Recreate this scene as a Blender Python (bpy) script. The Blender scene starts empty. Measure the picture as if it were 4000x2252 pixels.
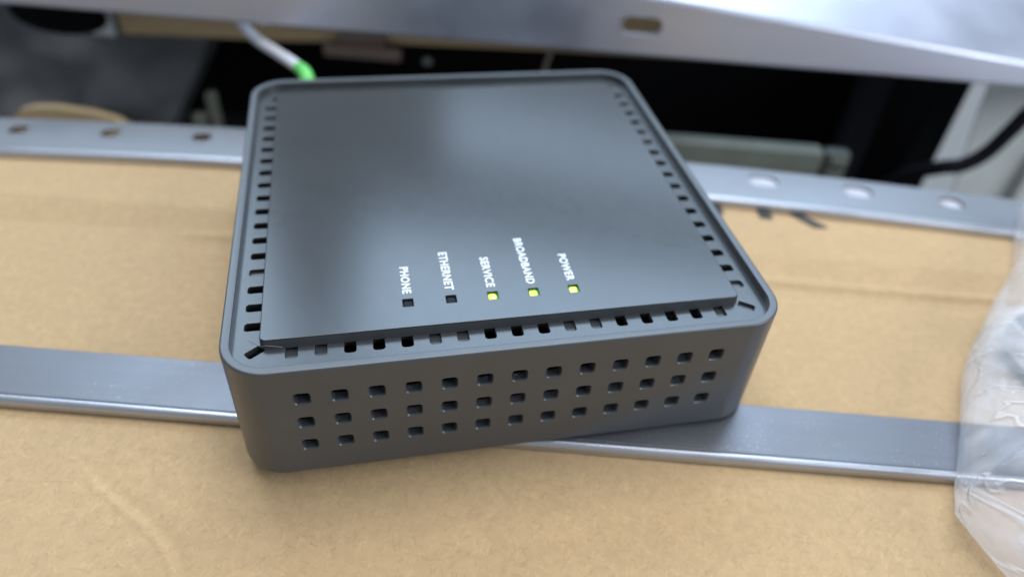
import bpy, bmesh, math, random
import numpy as np
from mathutils import Vector, Matrix, noise

random.seed(7)
scene = bpy.context.scene
COL = scene.collection
U = 0.007                 # one front-vent pitch of the modem = 7 mm
ZC = 3.73                 # cardboard level lies at z = 0


def W(x, y, z):
    return Vector((x * U, y * U, (z + ZC) * U))


EU = (0.9694, -0.2456)    # direction of the steel bars
EV = (0.2456, 0.9694)


def B(u, v, z):           # bar frame -> world metres
    return W(u * EU[0] + v * EV[0], u * EU[1] + v * EV[1], z)


# ------------------------------------------------------------------ camera
cam_d = bpy.data.cameras.new('camera')
cam = bpy.data.objects.new('camera', cam_d)
COL.objects.link(cam)
_r = Vector((0.979142, -0.193744, 0.061184))
_d = Vector((-0.083651, -0.658851, -0.747608))
_f = Vector((0.185156, 0.726896, -0.661316))
m = Matrix((_r, -_d, -_f)).transposed().to_4x4()
m.translation = W(-3.934815, -13.727186, 15.847366)
cam.matrix_world = m
cam_d.sensor_width = 36
cam_d.lens = 26.25
cam_d.clip_start = 0.005
cam_d.clip_end = 50
cam_d.dof.use_dof = True
cam_d.dof.focus_distance = 20.6 * U
cam_d.dof.aperture_fstop = 7.2
cam_d.dof.aperture_blades = 0
scene.camera = cam

# ------------------------------------------------------------------ light
world = bpy.data.worlds.new('World')
scene.world = world
world.use_nodes = True
bg = world.node_tree.nodes['Background']
bg.inputs[0].default_value = (0.78, 0.89, 1.0, 1)
bg.inputs[1].default_value = 0.38


def area(name, az, el, dist, sx, sy, radiance, col, roll=0.0):
    """ceiling tube / panel, or added fill, seen from the modem at azimuth az, elevation el"""
    l = bpy.data.lights.new(name, 'AREA')
    l.shape = 'RECTANGLE'
    l.size, l.size_y = sx, sy
    l.energy = radiance * math.pi * sx * sy
    l.color = col
    o = bpy.data.objects.new(name, l)
    COL.objects.link(o)
    a, e = math.radians(az), math.radians(el)
    d = Vector((math.sin(a) * math.cos(e), math.cos(a) * math.cos(e), math.sin(e)))
    o.location = Vector((0, 0.04, 0.03)) + d * dist
    o.rotation_euler = (d.to_track_quat('Z', 'Y').to_matrix() @ Matrix.Rotation(math.radians(roll), 3, 'Z')).to_euler()
    return o


area('ceiling_lamp', 8, 78, 1.6, 1.1, 0.85, 7.6, (0.90, 0.95, 1.0))
area('ceiling_lamp', 25, 46.6, 2.0, 1.45, 0.54, 7.6, (0.54, 0.75, 1.0), 3)
area('ceiling_lamp', 27, 30.4, 2.0, 1.25, 0.12, 5.4, (0.56, 0.76, 1.0))
area('ceiling_lamp', -19, 40, 2.0, 0.42, 0.95, 7.0, (0.58, 0.78, 1.0))
area('front_right_fill', 124, 30, 0.8, 0.5, 0.4, 6.5, (0.86, 0.93, 1.0))  # added unseen fill from front right, brightens the modem's front wall

scene.view_settings.view_transform = 'Standard'
scene.view_settings.look = 'None'
scene.view_settings.exposure = 0.0
scene.view_settings.gamma = 1.0
scene.view_settings.use_curve_mapping = False
scene.cycles.max_bounces = 10
scene.cycles.transparent_max_bounces = 16


# ------------------------------------------------------------------ materials
class Mat:
    def __init__(self, name):
        self.m = bpy.data.materials.new(name)
        self.m.use_nodes = True
        self.t = self.m.node_tree
        self.b = self.t.nodes['Principled BSDF']
        self.out = self.t.nodes['Material Output']
        self.geo = self.t.nodes.new('ShaderNodeTexCoord')

    def n(self, typ, **kw):
        nd = self.t.nodes.new(typ)
        for k, v in kw.items():
            setattr(nd, k, v)
        return nd

    def link(self, a, b):
        self.t.links.new(a, b)

    def set(self, **kw):
        for k, v in kw.items():
            self.b.inputs[k.replace('_', ' ')].default_value = v
        return self

    def noise(self, scale, detail=2, rough=0.5, dist=0.0, vec=None, stretch=None):
        nd = self.n('ShaderNodeTexNoise')
        nd.inputs['Scale'].default_value = scale
        nd.inputs['Detail'].default_value = detail
        nd.inputs['Roughness'].default_value = rough
        nd.inputs['Distortion'].default_value = dist
        src = vec or self.geo.outputs['Object']
        if stretch:
            vr = self.n('ShaderNodeVectorRotate', rotation_type='Z_AXIS')
            vr.inputs['Angle'].default_value = stretch[1]
            self.link(src, vr.inputs['Vector'])
            src = vr.outputs[0]
            mp = self.n('ShaderNodeMapping')
            mp.inputs['Scale'].default_value = stretch[0]
            self.link(src, mp.inputs['Vector'])
            src = mp.outputs[0]
        self.link(src, nd.inputs['Vector'])
        return nd.outputs['Fac']

    def ramp(self, fac, stops):
        r = self.n('ShaderNodeValToRGB')
        while len(r.color_ramp.elements) < len(stops):
            r.color_ramp.elements.new(0.5)
        for e, (p, c) in zip(r.color_ramp.elements, stops):
            e.position = p
            e.color = c if len(c) == 4 else (*c, 1)
        self.link(fac, r.inputs[0])
        return r.outputs[0]

    def val(self, fac, a, b, lo, hi):
        r = self.n('ShaderNodeMapRange')
        r.inputs['From Min'].default_value = a
        r.inputs['From Max'].default_value = b
        r.inputs['To Min'].default_value = lo
        r.inputs['To Max'].default_value = hi
        self.link(fac, r.inputs['Value'])
        return r.outputs[0]

    def mix(self, fac, a, b):
        x = self.n('ShaderNodeMix', data_type='RGBA')
        for s, v in ((x.inputs[0], fac), (x.inputs[6], a), (x.inputs[7], b)):
            if isinstance(v, (int, float)):
                s.default_value = v
            elif isinstance(v, tuple):
                s.default_value = (*v, 1)
            else:
                self.link(v, s)
        return x.outputs[2]

    def math(self, op, a, b=0.0):
        x = self.n('ShaderNodeMath', operation=op)
        for s, v in ((x.inputs[0], a), (x.inputs[1], b)):
            if isinstance(v, (int, float)):
                s.default_value = v
            else:
                self.link(v, s)
        return x.outputs[0]

    def bump(self, h, strength, dist, prev=None):
        bn = self.n('ShaderNodeBump')
        bn.inputs['Strength'].default_value = strength
        bn.inputs['Distance'].default_value = dist
        self.link(h, bn.inputs['Height'])
        if prev:
            self.link(prev, bn.inputs['Normal'])
        return bn.outputs[0]

    def normal(self, s):
        self.link(s, self.b.inputs['Normal'])

    def color(self, s):
        self.link(s, self.b.inputs['Base Color'])


def plastic(name, base, rough, dust, grain=0.35):
    M = Mat(name)
    M.set(Roughness=rough, IOR=1.58)
    big = M.noise(60, 3)
    c = M.mix(M.val(big, 0.3, 0.7, 0, 1), tuple(x * 0.92 for x in base), tuple(x * 1.08 for x in base))
    # dust: tiny pale specks in drifts
    sp = M.noise(4200, 2, 0.6)
    drift = M.noise(130, 3, 0.6)
    thr = M.math('SUBTRACT', M.math('ADD', sp, M.math('MULTIPLY', drift, 0.35)), 0.92 - dust)
    spk = M.val(thr, 0.0, 0.10, 0, 0.45)
    c = M.mix(spk, c, (0.30, 0.31, 0.33))
    M.color(c)
    rr = M.val(M.noise(300, 3), 0.3, 0.7, rough - 0.005, rough + 0.012)
    M.link(rr, M.b.inputs['Roughness'])
    M.normal(M.bump(M.noise(3200, 2, 0.6), grain, 0.00006))
    return M.m


M_CASE = plastic('charcoal_plastic', (0.060, 0.065, 0.072), 0.31, 0.0, 0.22)
M_PANEL = plastic('charcoal_panel_plastic', (0.029, 0.030, 0.032), 0.185, 0.0, 0.10)
M_TRAY = plastic('dusty_charcoal_plastic', (0.034, 0.036, 0.039), 0.23, 0.06, 0.2)


def simple(name, col, rough, metallic=0.0, grain=None, var=0.1, vs=80):
    M = Mat(name)
    M.set(Roughness=rough, Metallic=metallic)
    n = M.noise(vs, 3)
    M.color(M.mix(M.val(n, 0.3, 0.7, 0, 1), tuple(x * (1 - var) for x in col), tuple(min(1, x * (1 + var)) for x in col)))
    if grain:
        M.normal(M.bump(M.noise(grain[0], 2), grain[1], grain[2]))
    return M.m


M_PRINT = simple('white_print', (0.82, 0.85, 0.87), 0.5, var=0.03)
M_BLACK = simple('black_plastic', (0.006, 0.006, 0.006), 0.18)
M_BLACK.node_tree.nodes['Principled BSDF'].inputs['Specular IOR Level'].default_value = 0.06
M_INNER = simple('black_inner', (0.02, 0.021, 0.022), 0.6)

M = Mat('lit_lens')
M.set(Roughness=0.3)
M.b.inputs['Base Color'].default_value = (0.4, 0.8, 0.05, 1)
cc = M.ramp(M.noise(350, 1), [(0.35, (0.56, 0.95, 0.04)), (0.65, (0.80, 1.0, 0.16))])
M.link(cc, M.b.inputs['Emission Color'])
M.b.inputs['Emission Strength'].default_value = 1.75
M_LED = M.m
M = Mat('green_light_guide')
M.set(Roughness=0.3)
M.b.inputs['Base Color'].default_value = (0.06, 0.22, 0.02, 1)
M.b.inputs['Emission Color'].default_value = (0.12, 0.5, 0.03, 1)
M.b.inputs['Emission Strength'].default_value = 0.45
M_GUIDE = M.m


def cardboard_mat(name, base, fine=1.0):
    M = Mat(name)
    M.set(Roughness=0.82)
    M.b.inputs['Specular IOR Level'].default_value = 0.25
    cloud = M.noise(28, 4, 0.6)
    mot = M.noise(420, 3, 0.65)
    dark = tuple(x * 0.86 for x in base)
    light = tuple(min(1, x * 1.13) for x in base)
    c = M.mix(M.val(cloud, 0.25, 0.75, 0, 1), tuple(x * 0.93 for x in base), tuple(x * 1.06 for x in base))
    c = M.mix(M.math('MULTIPLY', M.val(mot, 0.38, 0.62, 1, 0), 0.6 * fine), c, dark)
    # fibres: short strokes in several directions, dark and pale
    for ang, sc, th, amt, tone in ((0.35, 1500, 0.65, 0.22, 0.6), (1.5, 1700, 0.66, 0.22, 0.6), (2.5, 1600, 0.65, 0.22, 0.6),
                                   (0.9, 1600, 0.66, 0.22, 1.3), (2.0, 1500, 0.66, 0.22, 1.3), (2.9, 1700, 0.66, 0.20, 1.3)):
        st = M.noise(sc, 1, 0.4, 0.25, None, ((0.2, 1, 1), ang))
        c = M.mix(M.val(st, th, th + 0.05, 0, amt * fine), c, tuple(min(1, x * tone) for x in base))
    fl = M.noise(1500, 1)
    c = M.mix(M.val(fl, 0.70, 0.76, 0, 0.3 * fine), c, tuple(x * 0.5 for x in base))
    M.color(c)
    b = M.bump(mot, 0.16, 0.00015)
    b = M.bump(M.noise(1600, 2, 0.6), 0.4, 0.00008, b)
    b = M.bump(M.noise(40, 2), 0.12, 0.0012, b)
    M.normal(b)
    return M.m


M_CARD = cardboard_mat('kraft_cardboard', (0.495, 0.337, 0.184))
M_CARD2 = cardboard_mat('kraft_cardboard_far', (0.50, 0.36, 0.20))


def steel(name, col, rough, ang):
    M = Mat(name)
    M.set(Metallic=0.9)
    br = M.noise(900, 3, 0.6, 0, None, ((0.02, 1, 1), ang))
    cl = M.noise(45, 3)
    c = M.mix(M.val(br, 0.3, 0.7, 0, 1), tuple(x * 0.97 for x in col), tuple(x * 1.03 for x in col))
    sp = M.noise(1900, 1)
    dr = M.val(M.noise(60, 2), 0.45, 0.6, 0, 0.35)
    c = M.mix(M.math('MULTIPLY', M.val(sp, 0.68, 0.74, 0, 1), dr), c, (0.85, 0.85, 0.85))
    M.color(c)
    M.link(M.val(cl, 0.3, 0.7, rough - 0.05, rough + 0.07), M.b.inputs['Roughness'])
    M.normal(M.bump(br, 0.05, 0.00004))
    return M.m


BAR_ANG = math.atan2(EU[1], EU[0])
M_STEEL = steel('brushed_zinc_steel', (0.195, 0.20, 0.22), 0.47, -BAR_ANG)
M_STEEL2 = steel('rear_bar_steel', (0.28, 0.285, 0.30), 0.46, -BAR_ANG)
M_EDGE = steel('edge_highlight_steel', (0.50, 0.51, 0.56), 0.34, -BAR_ANG)  # paler base colour carries the highlight along the rolled edges
M_BEAM = steel('beam_steel', (0.53, 0.55, 0.65), 0.42, -BAR_ANG)


# ------------------------------------------------------------------ helpers
def tag(o, label=None, cat=None, group=None, kind=None):
    if label:
        o['label'] = label
    if cat:
        o['category'] = cat
    if group:
        o['group'] = group
    if kind:
        o['kind'] = kind
    return o


def empty(name, loc=(0, 0, 0)):
    o = bpy.data.objects.new(name, None)
    o.empty_display_size = 0.01
    COL.objects.link(o)
    o.location = loc
    return o


def link(name, me, mat, parent=None, smooth=35, flat=False):
    o = bpy.data.objects.new(name, me)
    COL.objects.link(o)
    if mat:
        me.materials.clear()
        me.materials.append(mat)
    if smooth:
        me.polygons.foreach_set('use_smooth', [True] * len(me.polygons))
        me.set_sharp_from_angle(angle=math.radians(smooth))
        if flat:
            for p in me.polygons:
                if abs(p.normal.z) > 0.9995:
                    p.use_smooth = False
        elif smooth < 40:           # large flats keep true normals beside rounded edges
            wn = o.modifiers.new('wn', 'WEIGHTED_NORMAL')
            wn.keep_sharp = True
            wn.weight = 80
    if parent:
        o.parent = parent
        o.matrix_parent_inverse = Matrix.Translation(-parent.location)
    return o


def mesh(name, verts, faces):
    me = bpy.data.meshes.new(name)
    me.from_pydata([tuple(v) for v in verts], [], faces)
    bm = bmesh.new()
    bm.from_mesh(me)
    bmesh.ops.recalc_face_normals(bm, faces=bm.faces)
    bm.to_mesh(me)
    bm.free()
    me.update()
    return me


def rrect(x0, x1, y0, y1, r, n=6):
    pts = []
    for cx, cy, a0 in ((x1 - r, y0 + r, -90), (x1 - r, y1 - r, 0), (x0 + r, y1 - r, 90), (x0 + r, y0 + r, 180)):
        for k in range(n + 1):
            a = math.radians(a0 + 90 * k / n)
            pts.append((cx + r * math.cos(a), cy + r * math.sin(a)))
    return pts


def rot_pts(pts, ang, c):
    ca, sa = math.cos(ang), math.sin(ang)
    return [(c[0] + x * ca - y * sa, c[1] + x * sa + y * ca) for x, y in pts]


def loft(loops, cap0=True, cap1=True, closed=True):
    n = len(loops[0])
    V, F = [], []
    for L in loops:
        V += L
    for i in range(len(loops) - 1):
        for k in range(n if closed else n - 1):
            a, b = i * n + k, i * n + (k + 1) % n
            F.append((a, b, b + n, a + n))
    if cap0:
        F.append(tuple(range(n))[::-1])
    if cap1:
        F.append(tuple(range((len(loops) - 1) * n, len(loops) * n)))
    return V, F


def plate(loops2d, z0, z1, bevel, tf, res=1):
    """flat plate with holes from 2-D outlines (first one is the outline); tf maps (x,y,z)->world"""
    cu = bpy.data.curves.new('plate', 'CURVE')
    cu.dimensions = '2D'
    cu.fill_mode = 'BOTH'
    cu.extrude = (z1 - z0) / 2 - bevel
    cu.bevel_depth = bevel
    cu.bevel_resolution = res
    cu.offset = -bevel
    for L in loops2d:
        s = cu.splines.new('POLY')
        s.points.add(len(L) - 1)
        for p, (x, y) in zip(s.points, L):
            p.co = (x, y, 0, 1)
        s.use_cyclic_u = True
    o = bpy.data.objects.new('plate', cu)
    COL.objects.link(o)
    dg = bpy.context.evaluated_depsgraph_get()
    me = bpy.data.meshes.new_from_object(o.evaluated_get(dg))
    bpy.data.objects.remove(o)
    bpy.data.curves.remove(cu)
    zc = (z0 + z1) / 2
    for v in me.vertices:
        v.co = tf(v.co.x, v.co.y, v.co.z + zc)
    bm = bmesh.new()
    bm.from_mesh(me)
    bmesh.ops.remove_doubles(bm, verts=bm.verts, dist=1e-7)
    bmesh.ops.recalc_face_normals(bm, faces=bm.faces)
    bm.to_mesh(me)
    bm.free()
    return me


def boolean(me, cut):
    a = bpy.data.objects.new('a', me)
    b = bpy.data.objects.new('b', cut)
    COL.objects.link(a)
    COL.objects.link(b)
    md = a.modifiers.new('b', 'BOOLEAN')
    md.object = b
    md.operation = 'DIFFERENCE'
    md.solver = 'EXACT'
    dg = bpy.context.evaluated_depsgraph_get()
    r = bpy.data.meshes.new_from_object(a.evaluated_get(dg))
    bpy.data.objects.remove(a)
    bpy.data.objects.remove(b)
    return r


def box_mesh(name, x0, x1, y0, y1, z0, z1, bev=0.02, tf=W, r=None):
    r = r or bev * 1.5
    loops = []
    for i, z in ((bev, z0), (0, z0 + bev), (0, z1 - bev), (bev * 0.3, z1 - bev * 0.3), (bev, z1)):
        loops.append([tf(x, y, z) for x, y in rrect(x0 + i, x1 - i, y0 + i, y1 - i, r, 3)])
    return mesh(name, *loft(loops))


def tube_mesh(name, pts, rad, n=12, cap=True):
    """swept round tube through world points (Catmull-Rom)"""
    P = [Vector(p) for p in pts]
    fine = []
    for i in range(len(P) - 1):
        p0, p1, p2, p3 = P[max(i - 1, 0)], P[i], P[i + 1], P[min(i + 2, len(P) - 1)]
        for k in range(10):
            t = k / 10
            fine.append(0.5 * ((2 * p1) + (p2 - p0) * t + (2 * p0 - 5 * p1 + 4 * p2 - p3) * t * t + (3 * p1 - p0 - 3 * p2 + p3) * t ** 3))
    fine.append(P[-1])
    loops = []
    up = Vector((0.13, 0.2, 1)).normalized()
    for i, p in enumerate(fine):
        d = (fine[min(i + 1, len(fine) - 1)] - fine[max(i - 1, 0)]).normalized()
        a = d.cross(up)
        if a.length < 1e-4:
            a = d.cross(Vector((1, 0, 0)))
        a.normalize()
        b = d.cross(a)
        rr = rad(i / (len(fine) - 1)) if callable(rad) else rad
        loops.append([p + (a * math.cos(2 * math.pi * k / n) + b * math.sin(2 * math.pi * k / n)) * rr for k in range(n)])
    return mesh(name, *loft(loops, cap, cap))


# ------------------------------------------------------------------ cardboard sheet
def cardboard():
    us = np.concatenate([np.linspace(-46, -22, 30), np.linspace(-21.8, -6, 200), np.linspace(-5.9, 26, 200), np.linspace(26.5, 46, 24)])
    vs = np.concatenate([np.linspace(-14, -8, 30), np.linspace(-7.9, 0.4, 110), np.linspace(0.5, 8.4, 60), np.linspace(8.5, 11, 70), np.linspace(11.1, 17.5, 50)])
    crease = [(-12.9, 1.7), (-12.479, 0.937), (-11.549, -0.019), (-10.9, -0.62), (-10.45, -1.15), (-10.2, -1.55), (-10.0, -1.9), (-9.85, -2.6), (-9.9, -3.2)]
    V = []
    for v in vs:
        for u in us:
            z = -ZC
            # score line: pressed valley with a raised lip; the panel beyond tilts a little
            vl = 9.68 + 0.06 * math.sin(u * 0.3)
            d = v - vl
            fade = 1 / (1 + math.exp(-(u + 13.6) * 1.4))
            z += fade * (0.17 * math.exp(-((d + 0.10) / 0.24) ** 2) - 0.03 * math.exp(-((d + 0.85) / 0.35) ** 2))
            if d > 0:
                z += 0.24 * min(d, 1.4) - 0.09 * max(d - 1.4, 0)
            x = u * EU[0] + v * EV[0]
            y = u * EU[1] + v * EV[1]
            if v < 0.4 and u < -6:
                best, sd, tt = 9, 0, 0
                for k in range(len(crease) - 1):
                    ax, ay = crease[k]
                    bx, by = crease[k + 1]
                    dx, dy = bx - ax, by - ay
                    t = max(0, min(1, ((x - ax) * dx + (y - ay) * dy) / (dx * dx + dy * dy)))
                    ex, ey = x - ax - t * dx, y - ay - t * dy
                    q = math.hypot(ex, ey)
                    if q < best:
                        best, sd, tt = q, (dx * ey - dy * ex), (k + t) / (len(crease) - 1)
                s = best if sd > 0 else -best
                env = min(1, 5 * tt, 4 * (1 - tt))
                z += env * (0.06 * math.exp(-(best / 0.10) ** 2) - 0.045 * math.exp(-((s - 0.27) / 0.2) ** 2) + 0.03 * math.exp(-((s + 0.4) / 0.4) ** 2))
            # gentle waviness, and the front flap sags
            z += 0.03 * noise.noise((u * 0.16, v * 0.2, 3.1)) + 0.012 * noise.noise((u * 0.8, v * 0.8, 9.0))
            if v < 0.0:
                z += 0.08 * (v + 0.6 * (1 - math.exp(v / 0.6)))
            V.append(W(x, y, z))
    nu = len(us)
    F = [(j * nu + i, j * nu + i + 1, (j + 1) * nu + i + 1, (j + 1) * nu + i) for j in range(len(vs) - 1) for i in range(nu - 1)]
    # underside and rim: a sheet of 3 mm board
    n0 = len(V)
    ring = [i for i in range(nu)] + [(j + 1) * nu - 1 for j in range(1, len(vs))] + [(len(vs) - 1) * nu + i for i in range(nu - 2, -1, -1)] + [j * nu for j in range(len(vs) - 2, 0, -1)]
    for i in ring:
        V.append(V[i] - Vector((0, 0, 0.003)))
    k = len(ring)
    for i in range(k):
        F.append((ring[i], n0 + i, n0 + (i + 1) % k, ring[(i + 1) % k]))
    F.append(tuple(range(n0, n0 + k)))
    me = bpy.data.meshes.new('cardboard_sheet')
    me.from_pydata([tuple(v) for v in V], [], F)
    me.update()
    o = link('cardboard_sheet', me, M_CARD, None, 40)
    tag(o, 'brown kraft cardboard sheet with a scored fold line, lying under the steel bars', 'cardboard')
    return o


card = cardboard()
M_INK = simple('faded_black_ink', (0.035, 0.033, 0.032), 0.7, var=0.3, vs=300)


def letter():
    # printed capital R, its upper half under the rear bar
    def quad(pts):
        return [B(u, v, -ZC + 0.0) for u, v in pts]
    V, F = [], []

    def add(pts):
        k = len(V)
        V.extend(pts)
        F.append(tuple(range(k, k + len(pts))))
    o = (10.62, 14.02)

    def g(x, y):
        d = max(0.0, (y + o[1]) - 9.68)
        zz = -ZC + 0.24 * min(d, 1.4) - 0.09 * max(d - 1.4, 0) + 0.05
        return B(o[0] + x, o[1] + y, zz)
    add([g(0, 0), g(0.62, 0), g(0.62, 3.2), g(0, 3.2)])
    add([g(0.60, 0.62), g(2.0, 0.62), g(2.0, 1.1), g(0.60, 1.1)])
    add([g(1.45, 0.62), g(2.12, 0.62), g(3.05, -0.35), g(2.42, -0.42)])
    pts = [(2.0 + 0.85 * math.cos(a), 1.80 + 1.18 * math.sin(a)) for a in np.linspace(-math.pi / 2, math.pi / 2, 9)]
    pin = [(2.0 + 0.3 * math.cos(a), 1.80 + 0.70 * math.sin(a)) for a in np.linspace(-math.pi / 2, math.pi / 2, 9)]
    for i in range(8):
        add([g(*pin[i]), g(*pts[i]), g(*pts[i + 1]), g(*pin[i + 1])])
    add([g(0.60, 2.48), g(2.0, 2.48), g(2.0, 2.98), g(0.60, 2.98)])
    me = bpy.data.meshes.new('printed_letter')
    me.from_pydata([tuple(v) for v in V], [], F)
    o_ = link('printed_letter', me, M_INK, card, 0)
    o_['label'] = 'black printed capital R half hidden by the rear bar'
    V.clear()
    F.clear()
    add([g(-2.75, 0.05), g(-1.62, 0.05), g(-1.62, 3.2), g(-2.75, 3.2)])
    me = bpy.data.meshes.new('printed_letter')
    me.from_pydata([tuple(v) for v in V], [], F)
    o_ = link('printed_letter', me, M_INK, card, 0)
    o_['label'] = 'edge of a black printed letter beside the modem'


letter()


# ------------------------------------------------------------------ front bar: flat flange, rolled front edge
def lip_profile(v0, zt, rad, drop):
    """open outer profile from flange top over a rounded nose down, then back inside"""
    pts = []
    for k in range(7):
        a = math.radians(90 + 90 * k / 6)
        pts.append((v0 + rad + rad * math.cos(a), zt - rad + rad * math.sin(a)))
    pts.append((v0 + 0.02, zt - drop))
    pts.append((v0 + 0.14, zt - drop))
    for k in range(7):
        a = math.radians(180 - 90 * k / 6)
        pts.append((v0 + rad + (rad - 0.1) * math.cos(a), zt - rad + (rad - 0.1) * math.sin(a)))
    return pts


def sweep(name, prof, us, tf):
    loops = [[tf(u, v, z) for v, z in prof] for u in us]
    return mesh(name, *loft(loops))


ZB = -3.335
fb = empty('front_bar', B(0, 1.4, ZB))
tag(fb, 'flat grey steel bar with a rounded front edge, under the front of the modem', 'steel bar')
us = np.linspace(-46, 46, 60)
loops2 = [[(-46, 0.50), (46, 0.50), (46, 2.52), (-46, 2.52)]]
link('flange', plate(loops2, ZB - 0.10, ZB, 0.02, B), M_STEEL, fb, 30, True)
prof = lip_profile(0.20, ZB + 0.035, 0.19, 0.40)
prof = [(0.50, ZB - 0.02), (0.44, ZB + 0.02)] + prof + [(0.50, ZB - 0.09)]
link('rolled_edge', sweep('rolled_edge', prof, us, B), M_EDGE, fb, 30)


# ------------------------------------------------------------------ rear bar: perforated, slightly bowed
def bow(u):
    return -0.0019 * (u + 1) ** 2


def BB(u, v, z):
    return B(u, v + bow(u), z)


rb = empty('perforated_bar', B(0, 16.5, ZB))
tag(rb, 'grey steel bar with a row of punched holes, lying behind the modem', 'steel bar')
us = list(np.linspace(-46, 46, 93))
outl = [(u, 15.38) for u in us] + [(u, 18.05) for u in us[::-1]]
holes = []
hole_u = [-24.29 - 4.25 * k for k in (2, 1)] + [-24.29, -20.09, -15.82, -11.5, -7.2, -2.9, 1.4, 5.7, 11.27, 15.76, 20.15, 24.5, 28.8]
hole_v = {}
for u in hole_u:
    vc = 17.0 if u < 0 else 17.05
    k = 1.0 if u < 10 else {11.27: 1.6, 15.76: 1.55, 20.15: 1.25}.get(u, 1.0)
    holes.append([(u + x, vc + y) for x, y in rrect(-0.44 * k, 0.44 * k, -0.34 * min(k, 1.4), 0.34 * min(k, 1.4), 0.30 * min(k, 1.4), 5)])
fl = sweep('flange', [(15.38, ZB - 0.16), (15.36, ZB - 0.02), (15.40, ZB), (18.02, ZB), (18.05, ZB - 0.03), (18.05, ZB - 0.16)], us, BB)
V, F = [], []
for H in holes:
    v, f = loft([[BB(u, vv, z) for u, vv in H] for z in (ZB - 0.6, ZB + 0.4)])
    F += [tuple(q + len(V) for q in ff) for ff in f]
    V += v
link('flange', boolean(fl, mesh('cut', V, F)), M_STEEL2, rb, 30)
prof = lip_profile(14.98, ZB + 0.05, 0.24, 0.46)
prof = [(15.40, ZB - 0.03), (15.30, ZB + 0.03)] + prof + [(15.40, ZB - 0.14)]
link('rolled_edge', sweep('rolled_edge', prof, np.linspace(-46, 46, 93), BB), M_EDGE, rb, 30)
M_RIVET = simple('bright_zinc', (0.50, 0.50, 0.55), 0.5, 0.5)


M_HOLE_DISC = simple('pale_hole_disc', (0.50, 0.50, 0.56), 0.55)


def dome(name, u, v, ru, rv, h, z0, tf, n=20):
    loops = []
    for k in range(6):
        a = k / 5 * math.pi / 2 * 0.96
        s = math.cos(a)
        loops.append([tf(u + ru * s * math.cos(2 * math.pi * i / n), v + rv * s * math.sin(2 * math.pi * i / n), z0 + h * math.sin(a)) for i in range(n)])
    return mesh(name, *loft(loops))


for u, s in ((11.27, 1.0), (15.76, 0.96), (20.15, 0.62)):  # added pale discs make these holes look bright inside
    o = link('hole_disc', dome('hole_disc', u, 17.05, 0.82 * s + 0.1, 0.58 * s + 0.05, 0.16, ZB - 0.24, BB), M_HOLE_DISC, rb, 60)

# ------------------------------------------------------------------ top beam
VB = 23.3
bm_o = empty('slotted_beam', B(0, VB, -0.5))
tag(bm_o, 'wide silver steel beam with one oblong slot, crossing the top of the picture', 'beam')


def zbend(u):
    return max(0.35, 2.95 - 0.092 * (u - 4.7)) if u > -8 else 4.12 - 0.03 * (u + 8)


us = np.linspace(-50, 50, 120)
loops = []
T = 0.14
for u in us:
    zb_ = zbend(u)
    z0 = -0.52
    out = [(VB + 0.9, z0 + 0.02), (VB + 0.28, z0), (VB + 0.1, z0 + 0.05), (VB, z0 + 0.18)]
    out += [(VB + 0.02, z0 + 0.6), (VB + 0.09, zb_ - 0.5)]
    for k in range(8):
        a = math.radians(8 + 60 * k / 7)
        out.append((VB + 0.09 + 0.32 * (1 - math.cos(a)), zb_ - 0.5 + 0.32 * math.sin(a) - 0.045))
    e = out[-1]
    out.append((e[0] + 4.5, e[1] + 1.85))
    inn = [(v + (T if z < zb_ else 0.06), z - (0 if z < zb_ - 0.3 else T)) for v, z in out[::-1]]
    inn[-1] = (VB + 0.9, z0 + T)
    inn[-2] = (VB + 0.30, z0 + T)
    inn[-3] = (VB + 0.2, z0 + T + 0.03)
    loops.append([B(u, v, z) for v, z in out + inn])
me = mesh('face', *loft(loops))
# oblong slot through the face
cl = []
sl = rrect(-1.05, 1.05, -0.50, 0.50, 0.42, 6)
uc, zc = 5.10, 1.10
for v in (VB - 1.2, VB + 0.6):
    cl.append([B(uc + x, v, zc + y + 0.02 * x) for x, y in sl])
me = boolean(me, mesh('cut', *loft(cl)))
link('face', me, M_BEAM, bm_o, 25)
ring_o = [(uc + x, zc + y) for x, y in rrect(-1.11, 1.11, -0.56, 0.56, 0.48, 6)]
ring_i = [(uc + x, zc + y) for x, y in rrect(-1.03, 1.03, -0.48, 0.48, 0.40, 6)]
L4 = [[B(a, VB + d, b) for a, b in r] for r, d in ((ring_o, 0.02), (ring_o, -0.03), (ring_i, -0.03), (ring_i, 0.42), (ring_o, 0.42))]
link('slot_lip', mesh('slot_lip', *loft(L4, False, False)), M_RIVET, bm_o, 40)

# ------------------------------------------------------------------ modem
ZT, ZBM = 1.10, -3.33
X0, X1, Y0, Y1, RC = -8.04, 8.17, 0.0, 16.65, 1.30
mo = empty('modem', W(0, 8.3, ZBM))
tag(mo, 'charcoal plastic modem with vent holes and three lit green indicators', 'modem')


def ins(i, z, n=12):
    return [W(x, y, z) for x, y in rrect(X0 + i, X1 - i, Y0 + i, Y1 - i, max(RC - i, 0.15), n)]


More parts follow.
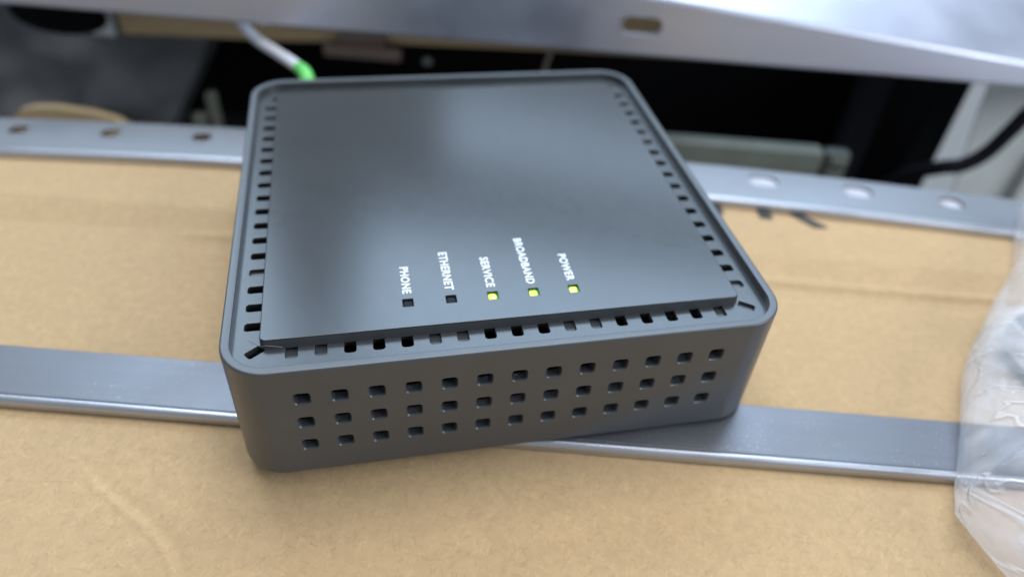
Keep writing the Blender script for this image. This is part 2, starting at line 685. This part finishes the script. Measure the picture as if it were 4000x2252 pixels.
loops = [ins(0.30, ZBM), ins(0.12, ZBM + 0.03), ins(0.03, ZBM + 0.10), ins(0.0, ZBM + 0.20), ins(0.0, -1.0), ins(0.0, 1.03),
         ins(0.006, 1.055), ins(0.018, 1.08), ins(0.04, 1.095), ins(0.065, ZT), ins(0.235, ZT), ins(0.255, 1.09),
         ins(0.268, 1.06), ins(0.275, 0.70), ins(0.30, 0.45), ins(0.30, 0.38), ins(0.30, ZBM + 0.25)]
me = mesh('housing', *loft(loops))
V, F = [], []
for i in range(13):
    for j in range(3):
        x, z = i - 6.0, -j * 0.989
        L = []
        for y, s in ((-0.2, 0.035), (0.0, 0.035), (0.035, 0.008), (0.06, 0.0), (0.8, 0.0)):
            L.append([W(px, y, pz) for px, pz in rrect(x - 0.205 - s, x + 0.205 + s, z - 0.200 - s, z + 0.200 + s, 0.085 + s, 4)])
        v, f = loft(L)
        k = len(V)
        V += v
        F += [tuple(q + k for q in ff) for ff in f]
me = boolean(me, mesh('cut', V, F))
house = link('housing', me, M_CASE, mo, 32)

# ribs behind two of the hole columns, and a board edge
for x in (-4.0, 4.05):
    link('inner_rib', box_mesh('inner_rib', x - 0.28, x + 0.28, 0.36, 0.7, ZBM + 0.3, 0.35), M_CASE, mo)
link('circuit_board', box_mesh('circuit_board', -7.2, 7.2, 1.1, 15.4, -2.72, -2.55), M_INNER, mo)

# vent tray
TZ = 0.82
SP = 0.782


def slot_rect(cx, cy, hx, hy, r=0.085):
    return [(cx + x, cy + y) for x, y in rrect(-hx, hx, -hy, hy, r, 4)]


tray = [rrect(X0 + 0.20, X1 - 0.20, Y0 + 0.20, Y1 - 0.20, RC - 0.20, 12)]
blind = []
for k in range(17):
    cx = 0.07 + (k - 8) * SP
    tray.append(slot_rect(cx, 1.045, 0.16, 0.265))
    if k in (0, 1, 5, 6, 10, 11, 16):
        blind.append((cx, 1.045, 0.16, 0.265, 0))
for i in range(18):
    cy = 2.115 + i * 0.787
    if i < 17:
        tray.append(slot_rect(-7.235, cy, 0.245, 0.155))
    else:
        tray.append(slot_rect(-7.10, cy, 0.13, 0.14))
    if i in (3, 15, 16):
        blind.append((-7.235, cy, 0.245, 0.155, 0))
    if i < 17:
        tray.append(slot_rect(7.30, cy, 0.275, 0.155))
    else:
        tray.append(slot_rect(7.15, cy, 0.13, 0.14))
    if i in (0, 11, 12, 17):
        blind.append((7.30 if i < 17 else 7.15, cy, 0.275, 0.155, 0))
for sx, cx, cy in ((1, -7.15, 1.13), (-1, 7.24, 1.10)):
    tray.append(rot_pts(rrect(-0.25, 0.25, -0.14, 0.14, 0.07, 4), sx * math.radians(36), (cx, cy)))
blind.append((7.24, 1.10, 0.25, 0.14, -math.radians(36)))
link('vent_tray', plate(tray, TZ - 0.28, TZ, 0.015, W), M_TRAY, mo, 35, True)
for cx, cy, hx, hy, a in blind:
    L = []
    for z, s in ((TZ - 0.27, 0.04), (TZ - 0.13, 0.04), (TZ - 0.105, 0.02)):
        L.append([W(x, y, z) for x, y in rot_pts(rrect(-hx - s, hx + s, -hy - s, hy + s, 0.09, 3), a, (cx, cy))])
    link('slot_plug', mesh('slot_plug', *loft(L)), M_TRAY, mo, 35)

# raised top panel with five indicator windows
LX = [-2.917, -1.66, -0.42, 0.82, 2.055]
panel = [rrect(-7.0, 7.0, 1.25, 15.34, 0.16, 5)]
LY = 2.262
for x in LX:
    panel.append(slot_rect(x, LY, 0.143, 0.157, 0.015))
pan = link('top_panel', plate(panel, ZT - 0.09, ZT, 0.025, W, 2), M_PANEL, mo, 35, True)
sk = []
for o_, f_, z in ((0.02, 0.02, ZT - 0.10), (0.0, 0.0, ZT - 0.035), (-0.008, -0.02, ZT - 0.10), (-0.015, -0.045, TZ - 0.03), (0.10, 0.10, TZ - 0.03)):
    sk.append([W(x, y, z) for x, y in rrect(-7.0 + o_, 7.0 - o_, 1.25 + f_, 15.34 - o_, 0.16, 5)])
link('panel_skirt', mesh('panel_skirt', *loft(sk + [sk[0]], False, False)), M_CASE, mo, 30)
for k, x in enumerate(LX):
    lit = k > 1
    w = link('indicator_window', box_mesh('indicator_window', x - 0.20, x + 0.20, LY - 0.21, LY + 0.21, TZ - 0.12, ZT - 0.10, 0.01), M_GUIDE if lit else M_BLACK, mo)
    if lit:
        l = link('lens', box_mesh('lens', x - 0.135, x + 0.085, LY - 0.145, LY + 0.075, ZT - 0.12, ZT - 0.008, 0.03), M_LED, w)
        w['label'] = 'lit yellow green indicator'
    else:
        l = link('lens', box_mesh('lens', x - 0.118, x + 0.118, LY - 0.130, LY + 0.125, ZT - 0.12, ZT - 0.055, 0.015), M_BLACK, w)
        w['label'] = 'unlit black indicator'


def text_mesh(s, length, cap):
    cu = bpy.data.curves.new('t', 'FONT')
    cu.body = s
    cu.size = 1
    cu.offset = 0.025
    cu.space_character = 1.1
    cu.resolution_u = 4
    o = bpy.data.objects.new('t', cu)
    COL.objects.link(o)
    dg = bpy.context.evaluated_depsgraph_get()
    me = bpy.data.meshes.new_from_object(o.evaluated_get(dg))
    bpy.data.objects.remove(o)
    xs = [v.co.x for v in me.vertices]
    cu2 = [v.co.y for v in me.vertices]
    # flat cap height from letters without overshoot
    x0, x1 = min(xs), max(xs)
    y0, y1 = min(cu2), max(cu2)
    for v in me.vertices:
        v.co.x = (v.co.x - x0) / (x1 - x0) * length
        v.co.y = (v.co.y - y0) / (y1 - y0) * cap
    return me


for s, xl, ytop, length in (('PHONE', -3.04, 3.856, 1.205), ('ETHERNET', -1.79, 4.424, 1.77), ('SERVICE', -0.548, 4.033, 1.402),
                            ('BROADBAND', 0.685, 4.842, 2.215), ('POWER', 1.932, 3.89, 1.268)):
    me = text_mesh(s, length, 0.262)
    for v in me.vertices:
        v.co = W(xl + v.co.y, ytop - v.co.x, ZT + 0.004)
    o = link('indicator_label', me, M_PRINT, pan, 0)
    o['label'] = 'white printed word ' + s

# lint
M_DARK = simple('dark_rubber', (0.018, 0.018, 0.02), 0.5)
M_LINT = simple('lint', (0.36, 0.36, 0.37), 0.8)
for pts in ([(-7.35, 1.62, .85), (-7.1, 1.42, .87), (-7.0, 1.24, .9), (-6.8, 1.17, .98), (-6.4, 1.1, .93)],):
    link('lint_fibre', tube_mesh('lint_fibre', [W(*p) for p in pts], 0.000028, 5), M_LINT, mo, 60)

# ------------------------------------------------------------------ white cable with green boot
M_WHITE = simple('white_cable_jacket', (0.74, 0.74, 0.80), 0.4, var=0.04)
M_GREEN = simple('green_boot', (0.13, 0.56, 0.11), 0.42, var=0.06)
ca = empty('fibre_cable', B(-10.6, 17.6, -0.3))
tag(ca, 'white cable with a bright green end, plugged in behind the modem', 'cable')
cp = [(-10.25, 16.5, -0.9), (-10.63, 17.43, -0.15), (-11.52, 18.88, -0.38), (-13.16, 21.3, -1.0), (-15.38, 24.21, -1.57), (-17.34, 27.11, -1.79), (-19.0, 30.0, -2.3), (-21, 34, -4)]
link('jacket', tube_mesh('jacket', [B(*p) for p in cp[1:]], 0.27 * U, 16), M_WHITE, ca, 60)
link('boot', tube_mesh('boot', [B(-9.9, 15.9, -1.3), B(*cp[0]), B(-10.63, 17.43, -0.15), B(-11.25, 18.45, -0.27)], lambda t: (0.40 - 0.11 * t) * U, 16), M_GREEN, ca, 60)

# ------------------------------------------------------------------ things behind, below the beam
M_CLOTH = Mat('charcoal_cloth')
M_CLOTH.set(Roughness=0.75)
M_CLOTH.color(M_CLOTH.mix(M_CLOTH.val(M_CLOTH.noise(40, 3), 0.3, 0.7, 0, 1), (0.09, 0.092, 0.097), (0.125, 0.128, 0.135)))
M_CLOTH.normal(M_CLOTH.bump(M_CLOTH.noise(18, 2), 0.35, 0.004))
M_CLOTH = M_CLOTH.m
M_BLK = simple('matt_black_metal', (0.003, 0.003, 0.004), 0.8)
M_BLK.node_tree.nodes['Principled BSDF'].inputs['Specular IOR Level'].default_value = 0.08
M_OLIVE = simple('olive_grey_box', (0.15, 0.16, 0.13), 0.6)
M_PALE = simple('pale_grey_panel', (0.66, 0.68, 0.66), 0.5, var=0.05)
M_TAPE = simple('brown_tape', (0.16, 0.105, 0.08), 0.35)
M_FILM = simple('white_film', (0.62, 0.63, 0.64), 0.4)

M_BLK2 = simple('black_bracket', (0.006, 0.006, 0.009), 0.7)
M_BLK2.node_tree.nodes['Principled BSDF'].inputs['Specular IOR Level'].default_value = 0.15
# black case that fills the dark behind
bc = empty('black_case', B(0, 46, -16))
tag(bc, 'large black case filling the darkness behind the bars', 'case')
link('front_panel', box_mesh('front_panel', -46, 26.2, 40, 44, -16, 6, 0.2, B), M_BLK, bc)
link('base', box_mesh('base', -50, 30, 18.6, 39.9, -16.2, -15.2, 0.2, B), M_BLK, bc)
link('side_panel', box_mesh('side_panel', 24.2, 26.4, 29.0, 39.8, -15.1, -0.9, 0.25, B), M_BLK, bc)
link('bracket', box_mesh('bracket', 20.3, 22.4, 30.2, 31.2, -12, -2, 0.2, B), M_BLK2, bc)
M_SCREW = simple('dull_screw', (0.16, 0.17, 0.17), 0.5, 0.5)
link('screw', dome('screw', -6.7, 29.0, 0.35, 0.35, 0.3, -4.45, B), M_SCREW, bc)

# soft black bag at left: folded cloth
def cloth_bag():
    nu, nv = 90, 60
    V = []
    for j in range(nv):
        for i in range(nu):
            s, t = i / (nu - 1), j / (nv - 1)
            u = -50 + s * 29.5
            top = -2.1 - 1.0 * s
            # right side falls away diagonally
            uu = u - 5.2 * max(0, t - 0.1) * s
            z = top - 9.5 * t
            fold = 0.7 * math.sin(uu * 0.75 + z * 0.85) + 0.35 * math.sin(uu * 0.4 - z * 1.7 + 1)
            v = 29.5 - 2.6 * t + fold * (0.35 + 0.3 * t) + 2.5 * max(0, s - 0.82) / 0.18
            v += 0.5 * noise.noise((uu * 0.5, z * 0.5, 1))
            V.append(B(uu, v, z))
    F = [(j * nu + i, j * nu + i + 1, (j + 1) * nu + i + 1, (j + 1) * nu + i) for j in range(nv - 1) for i in range(nu - 1)]
    n0 = len(V)
    V += [p + Vector((0.006, 0.026, 0)) for p in V]
    F += [tuple(q + n0 for q in f[::-1]) for f in F]
    edge = list(range(nu)) + [(j + 1) * nu - 1 for j in range(1, nv)] + [(nv - 1) * nu + i for i in range(nu - 2, -1, -1)] + [j * nu for j in range(nv - 2, 0, -1)]
    for k in range(len(edge)):
        a, b = edge[k], edge[(k + 1) % len(edge)]
        F.append((a, b, b + n0, a + n0))
    return mesh('cloth_bag', V, F)


cb = link('cloth_bag', cloth_bag(), M_CLOTH, None, 60)
tag(cb, 'dark grey cloth bag with soft folds at the upper left', 'bag')
hl = link('bag_opening', dome('bag_opening', -28.0, -2.55, 2.9, 1.25, 0.35, 0, lambda a, b, c: B(a, 27.4 - c, b)), M_BLK, cb, 60)

# cardboard box edge behind the beam, with tape
tb = empty('cardboard_box', B(-8, 29, -4.3))
tag(tb, 'tan cardboard box just below the beam, behind the white cable', 'cardboard box')
L = []
for v in (29.05, 29.15, 33.9, 34.0):
    q = 0.08 if v in (29.05, 34.0) else 0.0
    pts = [(-25.5 + q, -4.27 + q), (-20.7, -4.07 + q), (-15.5, -3.9 + q), (-10.9, -3.58 + q), (1.1, -3.12 + q), (9.6 - q, -2.95 + q), (9.6 - q, 3.0 - q), (-25.5 + q, 3.0 - q)]
    L.append([B(u, v, z) for u, z in pts])
link('front_face', mesh('front_face', *loft(L)), M_CARD2, tb, 30)
link('tape', box_mesh('tape', -12.0, -9.2, 28.7, 29.04, -3.9, -1.2, 0.05, B), M_TAPE, tb)
link('tape_tab', box_mesh('tape_tab', -12.9, -8.2, 28.3, 28.68, -4.25, -3.55, 0.05, B), M_TAPE, tb)

wf = link('film_scrap', box_mesh('film_scrap', -26.9, -25.45, 28.2, 28.5, -4.1, -1.5, 0.1, B, 0.14), M_FILM, None)
tag(wf, 'small white scrap of film between the cloth bag and the cardboard box', 'film')

# low piece of cardboard behind the rear bar at left
L = []
for v in (22.6, 22.7, 23.0, 23.1):
    L.append([B(u, v, z) for u, z in [(-29.9, -9), (-29.5, -6.75), (-29.0, -6.3), (-28.2, -6.05), (-26.9, -5.95), (-24.8, -6.12), (-23.6, -6.4), (-22.9, -6.9), (-22.6, -9)]])
cf = link('cardboard_flap', mesh('cardboard_flap', *loft(L)), M_CARD2, None, 30)
tag(cf, 'torn tan cardboard flap peeking over the perforated bar at far left', 'cardboard')

sm = empty('cable_clip', B(-19.2, 25, -8))
tag(sm, 'small grey plastic clip in the dark, left of the modem', 'clip')
M_CLIP = simple('grey_clip', (0.12, 0.125, 0.10), 0.5)
link('body', box_mesh('body', -19.35, -18.75, 25.0, 25.8, -8.6, -5.7, 0.15, B), M_CLIP, sm)
link('foot', box_mesh('foot', -20.4, -19.5, 24.9, 25.8, -8.6, -7.2, 0.15, B), M_CLIP, sm)

sl = link('thin_lead', tube_mesh('thin_lead', [B(1.3, 26.6, 0.5), B(0.79, 26.2, -1.64), B(0.45, 26.1, -3.0), B(0.3, 26.3, -6)], 0.13 * U, 10), simple('brown_lead', (0.20, 0.15, 0.13), 0.5), None, 60)
tag(sl, 'thin brown lead hanging below the beam behind the modem', 'lead')

gb = empty('grey_green_box', B(13, 24, -9))
tag(gb, 'grey green box with a clip at its end, behind the bar at right', 'box')
link('body', box_mesh('body', 4.0, 16.6, 23.2, 24.3, -9.2, -5.25, 0.15, B), M_OLIVE, gb)
link('end_clip', box_mesh('end_clip', 16.68, 18.2, 23.3, 24.2, -9.0, -5.25, 0.2, B), simple('olive_clip', (0.075, 0.082, 0.07), 0.45), gb)
for z in (-5.6, -6.4):
    link('clip_tooth', box_mesh('clip_tooth', 17.0, 17.9, 23.05, 23.28, z - 0.25, z + 0.2, 0.06, B), M_OLIVE, gb)

pp = empty('pale_panel', B(30, 28, -10))
tag(pp, 'pale grey panel behind the black cable at the right edge', 'panel')
L = []
for v in (27.6, 27.63, 27.72, 27.75):
    L.append([B(u, v, z) for u, z in [(27.9, -11.5), (26.55, -4), (25.9, 1.5), (44, 1.5), (44, -11.5)]])
link('sheet', mesh('sheet', *loft(L)), M_PALE, pp, 30)
link('edge_fold', box_mesh('edge_fold', 31.0, 33.2, 26.9, 27.55, -11.5, -6.2, 0.1, B), M_PALE, pp)

bcab = link('black_cable', tube_mesh('black_cable', [B(31, 25.2, -1.3), B(28.6, 24.7, -1.5), B(27.3, 24.4, -2.1), B(26.68, 24.34, -3.51), B(26.04, 24.34, -4.98), B(25.08, 24.33, -5.87), B(24.1, 24.6, -6.3), B(23.3, 25.8, -7.6), B(22.6, 27, -9.5)], 0.42 * U, 16), M_BLK2, None, 60)
tag(bcab, 'thick black cable curving down in front of the pale panel', 'cable')

# ------------------------------------------------------------------ plastic bag at right
M = Mat('clear_poly_film')
nt = M.t
M.b.inputs['Base Color'].default_value = (0.92, 0.92, 0.95, 1)
M.set(Roughness=0.16, IOR=1.48)
M.b.inputs['Specular IOR Level'].default_value = 0.8
cr = M.noise(38, 2, 0.5, 0.6, None, ((0.45, 1.6, 1), 0.6))
cr2 = M.noise(110, 2, 0.5, 0.5, None, ((0.3, 1.8, 1), -0.4))
bp = M.bump(cr, 0.45, 0.006)
bp = M.bump(cr2, 0.2, 0.0012, bp)
rd = M.noise(55, 2, 0.5, 0.7, None, ((0.3, 1.6, 1), 0.9))
rdg = M.val(M.math('ABSOLUTE', M.math('SUBTRACT', rd, 0.5)), 0.0, 0.028, 1, 0)
bp = M.bump(rdg, 0.5, 0.0010, bp)
M.normal(bp)
tr = M.n('ShaderNodeBsdfTransparent')
tr.inputs[0].default_value = (0.97, 0.97, 0.98, 1)
mx = M.n('ShaderNodeMixShader')
lw = M.n('ShaderNodeLayerWeight')
lw.inputs['Blend'].default_value = 0.35
M.link(bp, lw.inputs['Normal'])
fac = M.val(M.math('ADD', lw.outputs['Facing'], M.math('ADD', M.math('MULTIPLY', M.val(cr, 0.35, 0.7, 0, 1), 0.22), M.math('MULTIPLY', rdg, 0.30))), 0.0, 1.25, 0.09, 0.82)
M.link(fac, mx.inputs[0])
M.link(tr.outputs[0], mx.inputs[1])
M.link(M.b.outputs[0], mx.inputs[2])
M.link(mx.outputs[0], M.out.inputs['Surface'])
M_FILMBAG = M.m

outline = [(26.2, 9.7), (22.9, 6.0), (21.5, 4.7), (19.6, 3.3), (17.4, 1.5), (16.4, 0.5), (14.75, -1.7), (13.2, -3.6), (12.55, -4.5), (12.6, -5.25), (12.75, -6.4),
           (13.2, -8.5), (16, -12), (24, -13), (33, -7), (37, 5), (31, 12)]


def poly_bag():
    # densify
    P = []
    n = len(outline)
    for i in range(n):
        a, b = Vector(outline[i]), Vector(outline[(i + 1) % n])
        m_ = max(2, int((b - a).length / 0.18))
        for k in range(m_):
            P.append(a.lerp(b, k / m_))
    c = Vector((23.0, -0.5))
    levels = [(0.90, -3.70), (0.955, -3.55), (0.985, -3.2), (0.997, -2.8), (1.0, -2.45), (0.99, -2.05), (0.965, -1.65), (0.93, -1.3), (0.88, -1.0), (0.82, -0.7), (0.75, -0.45), (0.67, -0.2), (0.58, 0.0), (0.46, 0.2), (0.32, 0.35), (0.16, 0.42)]
    # subdivide levels
    lv = []
    for i in range(len(levels) - 1):
        for k in range(4):
            t = k / 4
            lv.append((levels[i][0] * (1 - t) + levels[i + 1][0] * t, levels[i][1] * (1 - t) + levels[i + 1][1] * t))
    lv.append(levels[-1])
    loops = []
    for s, z in lv:
        L = []
        for p in P:
            q = c + (p - c) * s
            w = Vector((q.x * 0.20 + q.y * 0.06, q.y * 0.14 - q.x * 0.05, z * 0.28))
            d, _ = noise.voronoi(w)
            crum = (d[1] - d[0]) * 0.9 - 0.3
            d2, _ = noise.voronoi(w * 2.6 + Vector((5, 1, 2)))
            crum2 = (d2[1] - d2[0]) * 0.30 - 0.1
            k = min(1, (z + 3.72) / 0.7)
            rad = (p - c).normalized()
            q = q + rad * (crum * 0.20 + crum2 * 0.20) * k
            L.append(W(q.x, q.y, max(-3.70, z + (crum * 0.8 + crum2 * 0.5) * k)))
        loops.append(L)
    return mesh('plastic_bag', *loft(loops, True, True))


pb = link('plastic_bag', poly_bag(), M_FILMBAG, None, 50)
tag(pb, 'crumpled clear plastic bag resting on the cardboard at the right edge', 'plastic bag')
ad = empty('bagged_part', W(20.6, 0.2, -3.6))
tag(ad, 'small dark part showing inside the clear plastic bag', 'part')
link('body', box_mesh('body', 19.3, 23.0, -0.4, 2.2, -3.4, -1.9, 0.25), simple('dark_part', (0.05, 0.05, 0.055), 0.4), ad)
link('ridge', box_mesh('ridge', 19.05, 19.28, -0.2, 2.0, -3.2, -2.1, 0.06), M_FILM, ad)
